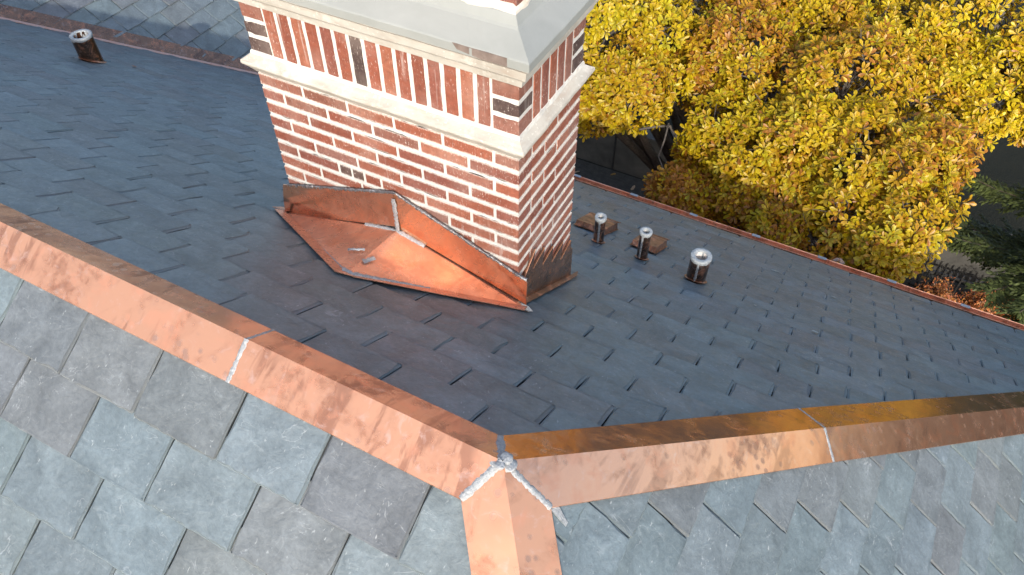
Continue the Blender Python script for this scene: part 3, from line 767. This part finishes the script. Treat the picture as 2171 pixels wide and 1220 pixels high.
# lead bead closing the top of the upstand
mesh('lead_strip', bead([g3(-1.17, -.012, -.585), g3(-.57, -.012, -.382)], (0, -.5, .86), .016, .008), LEADDARK, sad, smooth=True)
mesh('lead_strip', bead([g3(-.57, -.012, -.382), g3(-.3, -.012, -.478), g3(.02, -.012, -.594), g3(.045, -.010, -.602)], (0, -.5, .86), .016, .008), LEADDARK, sad, smooth=True)
# torn corner scraps
mesh('copper_scrap', prism([g3(.035, -.045, -.71), g3(.052, -.05, -.735), g3(.072, -.052, -.735), g3(.085, -.03, -.752), g3(.06, -.02, -.745)], (0, 0, -.003)), BUFF, sad)
mesh('copper_scrap', prism([g3(-1.275, -.045, -.735), g3(-1.20, -.06, -.715), g3(-1.19, -.02, -.745), g3(-1.25, -.005, -.757)], (0, 0, -.003)), COPPER_SHINY, sad)
# stepped flashing on the right side of the chimney
steps = [(.020, -.603)]
poly = [(-.018, -.760), (-.018, -.600), (.028, -.585)]
for k in range(5):
    yk, zk = .118+.0935*k, -.556-.0685*k
    poly += [(yk-.006-.045, zk-.062+.0), (yk, zk), (yk+.006, zk-.006), (yk-.006, zk-.108)]
poly = [(-.018, -.765), (-.018, -.602), (.030, -.640), (.125, -.558), (.128, -.566), (.108, -.660), (.215, -.630), (.218, -.638), (.203, -.722), (.305, -.700), (.308, -.708), (.299, -.795), (.412, -.768), (.416, -.776), (.396, -.872), (.500, -.838), (.512, -.850), (.512, -.905), (.530, -.915), (.535, -.935), (.535, -1.19), (.30, -1.02), (.06, -.835)]
NXs = np.array([1., 0, 0])
top = [g3(.013, y, z) for y, z in poly]
mb = MB(); n = len(top)
vv = [tuple(p) for p in top]+[(.006, p[1], p[2]) for p in top]
ff = [tuple(range(n)), tuple(reversed(range(n, 2*n)))]+[(i, i+n, (i+1) % n+n, (i+1) % n) for i in range(n)]
o = mesh('step_flashing', (vv, [tuple(reversed(q)) for q in ff]), COPPER_DARK, house); o['label'] = 'dark copper flashing with a sawtooth top on the right side of the chimney'  # dark tone of the mirrored slope is in the base colour
for (y0, z0, y1, z1) in ((.030, -.640, .125, -.558), (.108, -.660, .215, -.630), (.203, -.722, .305, -.700), (.299, -.795, .412, -.768), (.396, -.872, .500, -.838)):
    mesh('folded_edge', tube([g3(.0135, y0, z0), g3(.0145, y1, z1)], .0016, 5), COPPER, o)
bf = [on1(.013, -.03, .016), on1(.038, -.035, .012), on1(.036, .25, .012), on1(.034, .56, .016), on1(.013, .62, .022)]
nn = sum(np.cross(bf[i], bf[(i+1) % 5]) for i in range(5))
mesh('base_flange', prism(bf if nn[2] > 0 else bf[::-1], (0, 0, -.003)), VENTC, house)['label'] = 'dark copper flange lying on the slates along the right side of the chimney'

# ---------------------------------------------------------------- vent pipes and vents
def pipe(x, y, h, r, ri, label, seamang=None, inner=COPPER_DARK):
    zb = J[2]-P1*(y-J[1]); n = 28; v = []; f = []
    lv = [(-.10, r), (0.0, r), (h*.5, r), (h, r)]
    for z, rr in lv:
        for k in range(n): a = 2*math.pi*k/n; v.append((x+rr*math.cos(a), y+rr*math.sin(a), zb+z))
    for i in range(len(lv)-1):
        for k in range(n): f.append((i*n+k, i*n+(k+1) % n, (i+1)*n+(k+1) % n, (i+1)*n+k))
    p = mesh('vent_pipe', (v, f), COPPER_PIPE, house, smooth=True); p['label'] = label
    # lead rim
    v = []; f = []; prof = [(r+.001, h-.018), (r+.004, h-.012), (r+.004, h+.001), (r+.001, h+.005), (ri+.004, h+.004), (ri, h-.002), (ri, h-.05)]
    for q, (rr, z) in enumerate(prof):
        for k in range(n):
            a = 2*math.pi*k/n; e = R.uniform(-.0012, .0012)
            v.append((x+(rr+e)*math.cos(a), y+(rr+e)*math.sin(a), zb+z+R.uniform(-.001, .001)-(R.uniform(0, .008) if q == 0 else 0)))
    for i in range(len(prof)-1):
        for k in range(n): f.append((i*n+k, i*n+(k+1) % n, (i+1)*n+(k+1) % n, (i+1)*n+k))
    mesh('lead_rim', (v, f), LEAD, p, smooth=True)
    v = []; f = []
    for z in (h-.004, h-.09, h-.22):
        for k in range(n): a = 2*math.pi*k/n; v.append((x+ri*math.cos(a), y+ri*math.sin(a), zb+z))
    for i in range(2):
        for k in range(n): f.append((i*n+k, (i+1)*n+k, (i+1)*n+(k+1) % n, i*n+(k+1) % n))
    f.append(tuple(range(2*n, 3*n)))
    mesh('inner_liner', (v, f), inner, p, smooth=True)
    if seamang is not None:
        a = math.radians(seamang); d = np.array([math.cos(a), math.sin(a), 0])
        b0 = np.array([x, y, zb])
        mesh('solder_seam', bead([b0+d*(r+.0005)+np.array([0, 0, -P1*d[1]*r+.006]), b0+d*(r+.0005)+np.array([0, 0, h-.015])], d, .013, .0015, .008), SOLDER, p, smooth=True)
    # collar flange on the slate
    v = []; f = []
    for rr, hh in ((r+.001, .016), (r+.006, .011), (r+.012, .008)):
        for k in range(n): a = 2*math.pi*k/n; v.append(tuple(on1(x+rr*math.cos(a), y+rr*math.sin(a), hh)))
    for i in range(2):
        for k in range(n): f.append((i*n+k, (i+1)*n+k, (i+1)*n+(k+1) % n, i*n+(k+1) % n))
    mesh('collar', (v, f), VENTC, p, smooth=True)
BRIGHT = make_simple('pale_liner', (.55, .50, .46), (.75, .70, .66), 30, .5)
pipe(-4.475, 1.326, .225, .079, .053, 'dark vent pipe far to the left of the chimney')
pipe(-.155, 1.364, .215, .0325, .016, 'slim dark vent pipe nearest to the chimney', -75, BRIGHT)
pipe(.138, 1.346, .230, .0335, .017, 'second slim vent pipe from the chimney', -100, BRIGHT)
pipe(.487, 1.308, .203, .057, .033, 'wide vent pipe with a broad pale lead rim', -85, BRIGHT)
def vent(u0, u1, label):
    s0, s1 = 3.135, 3.47
    B = lambda u, s, h: f1(u, s, h)
    v = [B(u0, s0, .004), B(u1, s0, .004), B(u1, s1, .004), B(u0, s1, .004),
         B(u0+.002, s0+.006, .042), B(u1-.002, s0+.006, .042), B(u1, s1-.06, .062), B(u0, s1-.06, .062)]
    f = [(0, 1, 5, 4), (1, 2, 6, 5), (2, 3, 7, 6), (3, 0, 4, 7), (4, 5, 6, 7)]
    o = mesh('roof_vent', (v, f), VENTC, house); o['label'] = label
    mesh('drip_lip', prism([B(u0-.006, s1-.055, .063), B(u1+.006, s1-.055, .063), B(u1+.006, s1+.015, .056), B(u0-.006, s1+.015, .056)], (0, 0, -.006)), VENTC, o)
    mesh('flange', prism([B(u0-.008, s0-.01, .009), B(u1+.008, s0-.01, .009), B(u1+.008, s1+.0, .009), B(u0-.008, s1+.0, .009)], (0, 0, -.003)), VENTC, o)
vent(-.895, -.690, 'low brown copper roof vent behind the slim pipe nearest to the chimney')
vent(-.500, -.335, 'low brown copper roof vent behind the second slim pipe')

# ---------------------------------------------------------------- ground, path, wall, fence
gv = [(-400, -400, 0), (400, -400, 0), (400, 600, 0), (-400, 600, 0)]
tag(mesh('ground', (gv, [(0, 1, 2, 3)]), SOIL), kind='structure')
PY0, PY1 = 7.6, 10.95
pb = mesh('path', box(-14, 16, PY0, PY1, -.05, .02), PAVER); tag(pb, kind='structure')
mbp = MB()
for i in range(34):
    y = PY0+.02+i*(PY1-PY0-.04)/34
    x = -9.0-R.random()*.2
    while x < 8:
        l_ = .20; mbp.add(box(x+.004, x+l_-.004, y+.004, y+(PY1-PY0)/34-.004, .018, .026+R.uniform(-.003, .003))); x += l_
tag(mbp.build('paver', PAVER, pb), kind='stuff')
rw = mesh('retaining_wall', box(-14, 16, 11.0, 11.35, 0, 1.05), CONC); tag(rw, 'long low grey concrete retaining wall beyond the eave', 'wall')
x = -13.9
while x < 16:
    mesh('coping', box(x+.006, x+1.494, 10.96, 11.41, 1.052, 1.13), CONC, rw)
    x += 1.5
x = -12.4
while x < 15:
    mesh('joint_cover', box(x-.015, x+.015, 10.992, 11.0, 0, 1.05), IRON, rw); x += 3.0
fence = empty('garden_fence', (5.0, 10.35, 0), 'low dark picket fence in front of the concrete wall at right', 'fence')
for z in (.15, .62): mesh('rail', box(2.7, 7.2, 10.33, 10.36, z, z+.04), IRON, fence)
x = 2.72
while x < 7.2: mesh('picket', box(x, x+.022, 10.30, 10.33, .05, .78), IRON, fence); x += .105
# upper terrace
tag(mesh('terrace', box(-14, 16, 11.35, 40, -.05, .85), SOIL), kind='structure')

# ---------------------------------------------------------------- leaves
LP = np.array([[0, 0, 0], [.30, .09, .03], [.62, .19, .035], [.87, .14, -.01], [1.0, 0, -.07], [.87, -.14, -.01], [.62, -.19, .035], [.30, -.09, .03], [.45, 0, -.015], [.80, 0, -.03]], float)
LF = np.array([[0, 8, 1], [0, 7, 8], [1, 8, 2], [7, 6, 8], [2, 8, 9], [6, 9, 8], [2, 9, 3], [6, 5, 9], [3, 9, 4], [5, 4, 9]])[:, ::-1]
def norm(a): return a/(np.linalg.norm(a, axis=-1, keepdims=True)+1e-9)
def rosettes(C, A, nl, lmin, lmax, lift=(5, 55)):
    """leaf transforms for whorls at centres C with axes A -> origin, x, y, z (scaled)"""
    m_ = len(C); A = norm(A); ref = np.where(np.abs(A[:, 2:3]) < .9, np.array([[0, 0, 1.]]), np.array([[1., 0, 0]]))
    E1 = norm(np.cross(A, ref)); E2 = np.cross(A, E1)
    ph = NR.uniform(0, 2*math.pi, (m_, 1)) + np.arange(nl)[None]*2*math.pi/nl + NR.uniform(-.35, .35, (m_, nl))
    el = np.radians(NR.uniform(lift[0], lift[1], (m_, nl)))
    rad = np.cos(ph)[..., None]*E1[:, None]+np.sin(ph)[..., None]*E2[:, None]
    X = norm(rad*np.cos(el)[..., None]+A[:, None]*np.sin(el)[..., None]+np.array([0, 0, -.12]))
    Z = norm(A[:, None]*np.cos(el)[..., None]-rad*np.sin(el)[..., None]); Y = norm(np.cross(Z, X)); Z = np.cross(X, Y)
    L = NR.uniform(lmin, lmax, (m_, nl))[..., None]
    O = C[:, None]+rad*.008+A[:, None]*NR.uniform(-.02, .02, (m_, nl))[..., None]
    return O.reshape(-1, 3), (X*L).reshape(-1, 3), (Y*L*NR.uniform(.85, 1.15, (m_, nl))[..., None]).reshape(-1, 3), (Z*L).reshape(-1, 3)
def leaf_arrays(O, X, Y, Z, tint, LPs=LP, LFs=LF, ribdark=.62):
    V = O[:, None]+LPs[None, :, 0:1]*X[:, None]+LPs[None, :, 1:2]*Y[:, None]+LPs[None, :, 2:3]*Z[:, None]
    n, k = V.shape[:2]
    F = (LFs[None]+np.arange(n)[:, None, None]*k).reshape(-1, 3)
    rib = np.ones(k); rib[0] = ribdark*.8
    if k == 10: rib[8] = ribdark; rib[9] = .82
    T = tint[:, None]*rib[None, :, None]*np.array([1, 1, 1.])
    return V.reshape(-1, 3), F, T.reshape(-1, 3)

YEL = np.array([.60, .45, .010]); GOLD = np.array([.46, .20, .016]); BRN = np.array([.32, .12, .02]); LIME = np.array([.48, .45, .02])
def magnolia(label, base, lobes, nshow, trunk_r=.13, orange=.4):
    """lobes: (centre, radius, orange share)"""
    root = empty('magnolia_tree', tuple(base), label, 'tree', 'yellow autumn trees behind the house')
    Cs = []; As = []; Og = []; cl = np.array([l[0] for l in lobes]); rl = np.array([l[1] for l in lobes])
    tw = MB(); bigb = []
    base = np.array(base, float); mid = cl.mean(0); fork = base*.45+np.array([mid[0], mid[1], base[2]])*.55; fork[2] = base[2]+(cl[:, 2].min()-base[2])*.55
    bigb.append(tube([base, base*.5+fork*.5+np.array([.1, .05, 0]), fork], [trunk_r*1.4, trunk_r, trunk_r*.9], 10, jit=.08))
    for li, (c, r_, og) in enumerate(lobes):
        c = np.array(c)
        m1 = fork*.5+c*.5+NR.normal(0, .15, 3)
        bigb.append(tube([fork, m1, c-np.array([0, 0, r_*.4])], [trunk_r*.6, trunk_r*.42, trunk_r*.25], 7, jit=.1))
        ns_ = int(9+r_*r_*9)
        for k in range(ns_):
            z = NR.uniform(-.75, 1.0); t = NR.uniform(0, 2*math.pi); q = math.sqrt(1-z*z)
            d = np.array([q*math.cos(t), q*math.sin(t), z]); sr = NR.uniform(.26, .44)*(.7+.3*r_)
            sc = c+d*(r_-sr*.7)*NR.uniform(.85, 1.05)
            ins = (np.linalg.norm(sc[None]-cl, axis=1) < rl*.62)
            ins[li] = False
            if ins.any() or NR.random() < .03: continue
            tw.add(tube([c-np.array([0, 0, r_*.3]), (c+sc)/2+NR.normal(0, .05, 3), sc], [.022, .014, .008], 4, False))
            nr = int(46*(sr/.35)**2)
            dd = norm(NR.normal(size=(nr*2, 3))); dd = dd[(dd@d) > -.25][:nr+6]
            pc = sc+dd*sr*NR.uniform(.72, 1.04, (len(dd), 1))
            Cs.append(pc); As.append(norm(dd*.7+d*.25+np.array([.12, -.22, .55]))); Og.append(np.full(len(dd), og)+NR.normal(0, .16))
            for p in pc[::4]: tw.add(tube([sc, p], [.006, .004], 3, False))
    C = np.concatenate(Cs); A = np.concatenate(As); og = np.concatenate(Og)
    nl = 8
    O, X, Y, Z = rosettes(C, A, nl, .056, .094)
    t = np.clip(NR.normal(np.repeat(og+.04, nl), .22)+NR.normal(0, .12, len(O)), 0, 1)[:, None]
    rr = np.repeat(NR.random(len(C)), nl)[:, None]
    T = YEL*(1-t)+GOLD*t; T = np.where(t > .82, BRN*.6+GOLD*.4, T); T = np.where(rr < .12, LIME*.6+T*.4, T)
    T = T*NR.uniform(.85, 1.1, (len(O), 1))
    # choose leaves that show largest
    cen = O+X*.5; pr = project(cen); dist = np.linalg.norm(cen-CAM, axis=1)
    facing = np.abs((norm(Z)*norm(CAM-cen)).sum(1)); size = np.linalg.norm(X, axis=1)/dist*facing
    inf = (pr[:, 0] > 0) & (pr[:, 0] < 2171) & (pr[:, 1] > 0) & (pr[:, 1] < 1220)
    outer = np.ones(len(cen), bool)
    tow = norm(CAM-cen)
    for c, r_ in zip(cl, rl):                              # hidden behind another lobe
        dv = c-cen; tt = (dv*tow).sum(1); near = np.linalg.norm(cen+tow*tt[:, None]-c, axis=1)
        outer &= ~((tt > 0.25) & (near < r_*.8))
    score = np.where(inf & outer, size, 0); pick = np.argsort(-score)[:nshow]
    rest = np.ones(len(O), bool); rest[pick] = False
    variants = []
    for q in range(16):
        me = bpy.data.meshes.new('leaf'); vv = LP.copy(); vv[:, 2] += NR.normal(0, .015, 10); vv[4, 2] += NR.uniform(-.08, .03)
        me.from_pydata([tuple(a) for a in vv], [], [tuple(int(i) for i in f) for f in LF]); me.update(); me.materials.append(LEAF)
        rib = np.ones(10); rib[0] = .5; rib[8] = .62; rib[9] = .82; tq = T[pick[(q*17) % len(pick)]]
        set_tint(me, rib[:, None]*tq[None]); variants.append((me, tq))
    vt_ = np.array([v_[1] for v_ in variants])
    for i in pick:
        q = int(np.argmin(np.abs(vt_-T[i]).sum(1)+NR.random(16)*.08)); o = bpy.data.objects.new('leaf', variants[q][0]); COL.objects.link(o)
        o.parent = root; m_ = Matrix.Identity(4)
        for a in range(3):
            m_[a][0] = X[i][a]; m_[a][1] = Y[i][a]; m_[a][2] = Z[i][a]; m_[a][3] = O[i][a]-base[a]
        o.matrix_basis = m_
    V_, F_, T_ = leaf_arrays(O[rest], X[rest], Y[rest], Z[rest], T[rest])
    cr = tri_mesh('crown', V_, F_, LEAF, root, T_); cr['kind'] = 'stuff'
    mbb = MB(); mbb.add(bigb[0]); mbb.build('trunk', BARK, root, True)
    for b_ in bigb[1:]: mesh('branch', b_, BARK, root, smooth=True)
    tg = tw.build('twigs', BARK, root); tg['kind'] = 'stuff'
    return root

def L(px, py, d, r_, og=.35): return (unproj(px, py, d*.87), r_*.87, og)
lobesA = [L(1290, 40, 11.6, .95, .12), L(1400, 110, 11.5, .75, .25), L(1330, 190, 11.2, .62, .38), L(1230, 150, 11.6, .6, .3), L(1430, 10, 12.2, .8, .15),
          L(1560, 110, 11.6, .72, .6), L(1640, 190, 11.2, .70, .45), L(1540, 270, 10.9, .50, .3), L(1600, 330, 10.6, .55, .25), L(1700, 300, 10.5, .55, .35),
          L(1790, 190, 11.0, .70, .45), L(1820, 340, 10.3, .62, .45), L(1930, 390, 10.1, .55, .5), L(1990, 330, 10.4, .35, .5), L(1930, 480, 9.9, .45, .4), L(1800, 450, 9.9, .42, .4),
          L(1870, 530, 9.6, .30, .5), L(1590, 420, 10.6, .38, .75), L(1660, 440, 10.3, .40, .8), L(1740, 510, 9.8, .38, .6), L(1650, 500, 9.9, .26, .7), L(1430, 405, 10.9, .22, .8), L(1560, 30, 12.4, .45, .55), L(1480, 330, 11.4, .22, .7), L(1490, 420, 10.9, .2, .8)]
lobesB = [L(1760, 20, 12.8, .85, .4), L(1900, 90, 12.4, .75, .25), L(2010, 60, 12.6, .85, .2), L(2100, 190, 12.0, .62, .15), L(2040, 240, 11.8, .5, .3), L(1930, 210, 11.7, .6, .3), L(2150, 60, 12.6, .9, .2), L(2240, 180, 12.4, .7, .2)]
lobesA += [L(1490, 150, 11.9, .50, .5), L(1370, 20, 12.0, .7, .2), L(1720, 70, 12.2, .6, .45), L(1690, 400, 10.4, .4, .4), L(1260, 215, 11.3, .4, .3), L(1480, -30, 12.4, .75, .35), L(1270, -30, 12.0, .7, .15), L(1340, -20, 11.6, .5, .15), L(1610, -20, 12.6, .6, .45)]
lobesB += [L(1990, 160, 12.2, .6, .3), L(1860, 20, 13.0, .6, .3), L(2150, 230, 12.0, .4, .2)]
# the crowns go on above the picture, where the copper mirrors them
lobesA += [(np.array([-3.4, 12.2, G-1.6]), 1.5, .3), (np.array([-1.4, 12.0, G-1.2]), 1.4, .4)]
lobesB += [(np.array([.6, 12.3, G-1.1]), 1.5, .3), (np.array([2.6, 12.8, G-1.4]), 1.4, .3), (np.array([3.4, 12.0, G-2.2]), 1.1, .3)]
magA = magnolia('big golden yellow magnolia whose crown hangs closest to the eave, left and centre', (-.9, 8.9, 0), lobesA, 300, .15)
magnolia('bright yellow magnolia standing behind at the upper right, beside the dark spruce', (2.6, 12.9, .85), lobesB, 220, .15)

for pl, r0 in (([(1418, 262, 9.6), (1408, 300, 9.55), (1396, 332, 9.5), (1412, 374, 9.4), (1400, 392, 9.4), (1407, 424, 9.3)], .011), ([(1412, 374, 9.4), (1434, 383, 9.35)], .005), ([(1440, 300, 9.9), (1420, 268, 9.8), (1395, 268, 9.7), (1355, 275, 9.6)], .022), ([(1230, 240, 9.9), (1262, 252, 9.8), (1300, 262, 9.8)], .012)):
    mesh('branch', tube([unproj(*q) for q in pl], [r0*(1-.5*i/len(pl)) for i in range(len(pl))], 6, True, .1), BARK, magA, smooth=True)
# fallen leaves on the ground
mb = MB()
for i in range(160):
    x = R.uniform(-6, 6.5); y = R.uniform(7.7, 10.9); a = R.uniform(0, 6.28); s = R.uniform(.07, .12)
    pts = [(x+s*math.cos(a+t)*q, y+s*math.sin(a+t)*q, .03+R.uniform(0, .02)) for t, q in ((0, 1), (.5, .6), (2.6, .7), (3.14, .9), (3.7, .6), (5.8, .6))]
    mb.add((pts, [tuple(range(6))]), R.choice([(.30, .22, .14), (.35, .2, .05), (.45, .33, .22)]))
tag(mb.build('fallen_leaves', SHRUB), 'scattered fallen leaves on the dark paving beyond the eave', 'leaves', kind='stuff')
# curled leaf caught on the gutter
c = np.array([0, 0, 0]); lp = unproj(1777, 556, 1.0)-CAM
t = (EY+.11-CAM[1])/lp[1]; lp = CAM+lp*t
tag(mesh('curled_leaf', ([tuple(lp+np.array(q)) for q in ((-.05, 0, .0), (-.02, -.03, .025), (.0, -.01, .05), (.02, -.035, .02), (.055, 0, .01), (.015, .02, .03), (-.02, .03, .015), (0, 0, .008))],
    [(0, 1, 7), (1, 2, 7), (2, 3, 7), (3, 4, 7), (4, 5, 7), (5, 6, 7), (6, 0, 7)]), SHRUB, None, (.42, .30, .24)), 'pale curled dead leaf caught on the copper gutter', 'leaf')

# ---------------------------------------------------------------- shrubs
SLP = np.array([[0, 0, 0], [.5, .28, .05], [1, 0, -.05], [.5, -.28, .05]]); SLF = np.array([[0, 3, 2], [0, 2, 1]])
def shrub(x, y, r_, h, label, cols):
    root = empty('autumn_shrub', (x, y, 0), label, 'shrub', 'orange shrubs below the eave')
    n = int(1500*r_*h/.35); d = norm(NR.normal(size=(n, 3))); d[:, 2] = np.abs(d[:, 2])
    q = NR.uniform(.55, 1.05, (n, 1)); lump = 1+.25*np.sin(d[:, :1]*7+x*3)*np.cos(d[:, 1:2]*6)
    Cn = np.array([x, y, .12])+d*q*lump*np.array([r_, r_, h]); A = norm(d+NR.normal(0, .5, (n, 3)))
    O, X, Y, Z = rosettes(Cn, A, 3, .035, .065)
    T = np.array(cols)[NR.integers(0, len(cols), len(O))]*NR.uniform(.7, 1.15, (len(O), 1))
    V_, F_, T_ = leaf_arrays(O, X, Y, Z, T, SLP, SLF)
    cr = tri_mesh('foliage', V_, F_, SHRUB, root, T_); cr['kind'] = 'stuff'
    mbb = MB()
    for k in range(9):
        a = k*.7; mbb.add(tube([(x, y, 0), (x+math.cos(a)*r_*.35, y+math.sin(a)*r_*.35, h*.5), (x+math.cos(a)*r_*.7, y+math.sin(a)*r_*.7, h*.9)], [.012, .008, .004], 4, False))
    st = mbb.build('stems', BARK, root); st['kind'] = 'stuff'
OR = [(.50, .16, .05), (.42, .12, .04), (.55, .24, .06), (.32, .16, .08)]
def gp(px, py, z=0.4):
    d = unproj(px, py, 1.0)-CAM; t = (z-CAM[2])/d[2]; return CAM+d*t
for (px, py, r_, h, lab) in ((1985, 640, .40, .65, 'leftmost orange-brown shrub just beyond the gutter'), (2085, 655, .42, .75, 'middle orange-brown shrub just beyond the gutter'), (2160, 690, .45, .6, 'reddest shrub at the right edge of the photo')):
    p = gp(px, py); shrub(p[0], p[1], r_, h, lab, OR if lab[0] != 'r' else [(.6, .16, .05), (.5, .25, .05), (.35, .3, .05)])

# ---------------------------------------------------------------- spruce at the right edge
def spruce(label, base, H, rb, rng_az, n_br, zmin, seed, name='spruce_tree', full=True):
    rr = np.random.default_rng(seed); root = empty(name, tuple(base), label, 'tree')
    base = np.array(base, float)
    mesh('trunk', tube([base, base+np.array([0, 0, H*.5]), base+np.array([0, 0, H])], [.16, .10, .02], 9, jit=.05), BARK, root, smooth=True)
    V_ = []; F_ = []; T_ = []; nv = 0; woods = MB()
    quadsP = []
    for b in range(n_br):
        z = zmin+(H-zmin-.3)*(b+rr.random())/n_br; az = rr.uniform(*rng_az); Lb = rb*(1-(z-zmin)/(H-zmin)*.85)*rr.uniform(.8, 1.1)
        d = np.array([math.cos(az), math.sin(az), 0]); sd_ = np.array([-d[1], d[0], 0]); pts = []
        for k in range(7):
            u = k/6; pts.append(base+np.array([0, 0, z])+d*Lb*u+np.array([0, 0, -Lb*.32*u+Lb*.16*u*u*u]))
        woods.add(tube([tuple(p) for p in pts], [.014*(1-k/7)+.003 for k in range(7)], 4, False))
        for k in range(1, 40):
            u = k/40
            if u < .18: continue
            i = min(5, int(u*6)); fr_ = u*6-i; p = pts[i]*(1-fr_)+pts[i+1]*fr_; tl = Lb*.40*(1-u*.68)*rr.uniform(.6, 1.1)
            for sg in (-1, 1):
                td = norm(d*.75+sd_*sg*.8+np.array([0, 0, rr.uniform(-.45, -.05)]))
                nn_ = max(3, int(tl/.035))
                for q in range(nn_):
                    for s2 in (-1, 1):
                        quadsP.append((p+td*tl*q/nn_, norm(td+.55*s2*np.cross(td, [0, 0, 1])+rr.normal(0, .15, 3)), rr.uniform(.085, .13)*(1-.35*q/nn_)))
    O = np.array([q[0] for q in quadsP]); X = np.array([q[1] for q in quadsP]); l_ = np.array([q[2] for q in quadsP])[:, None]
    Z = norm(np.array([[0, 0, 1.]])+rr.normal(0, .35, X.shape)); Y = norm(np.cross(Z, X)); Z = np.cross(X, Y)
    T = np.array([.055, .070, .018])*rr.uniform(.7, 1.5, (len(O), 1))
    NP = np.array([[0, 0, 0], [.45, .17, .06], [1, 0, 0], [.45, -.17, .06], [.45, 0, .14]]); NF = np.array([[0, 4, 1], [1, 4, 2], [4, 3, 2], [0, 3, 4]])
    V__, F__, T__ = leaf_arrays(O, X*l_, Y*l_, Z*l_, T, NP, NF)
    cr = tri_mesh('needles', V__, F__, NEEDLE, root, T__); cr['kind'] = 'stuff'
    wd = woods.build('branches', DARKBARK, root); wd['kind'] = 'stuff'
sp = unproj(2500, 330, 10.4)
spruce('dark green spruce reaching into the right edge of the photo', (sp[0], sp[1], 0), 8.2, 2.0, (math.radians(90), math.radians(360)), 56, 4.3, 5)

# small pale marks and debris on the back slope
def on_roof_px(px, py):
    d = unproj(px, py, 1.0)-CAM; t = float((J-CAM)@N1/(d@N1)); return CAM+d*t
for px, py, r_, colr, nm in ((1643, 577, .020, (.42, .46, .44), 'bird_dropping'), (1766, 632, .013, (.40, .44, .44), 'bird_dropping'), (1727, 706, .012, (.48, .52, .50), 'bird_dropping'), (1600, 650, .006, (.5, .52, .5), 'bird_dropping'), (285, 143, .018, (.45, .22, .13), 'leaf_scrap')):
    p = on_roof_px(px, py); pts = []
    for k in range(11):
        a = 2*math.pi*k/11; q = r_*R.uniform(.5, 1.15); pts.append(p+N1*.0085+np.array([math.cos(a)*q*1.5, math.sin(a)*q/K1, -P1*math.sin(a)*q/K1]))
    mesh(nm, prism(pts, (0, 0, -.0015)), SHRUB, house, colr)
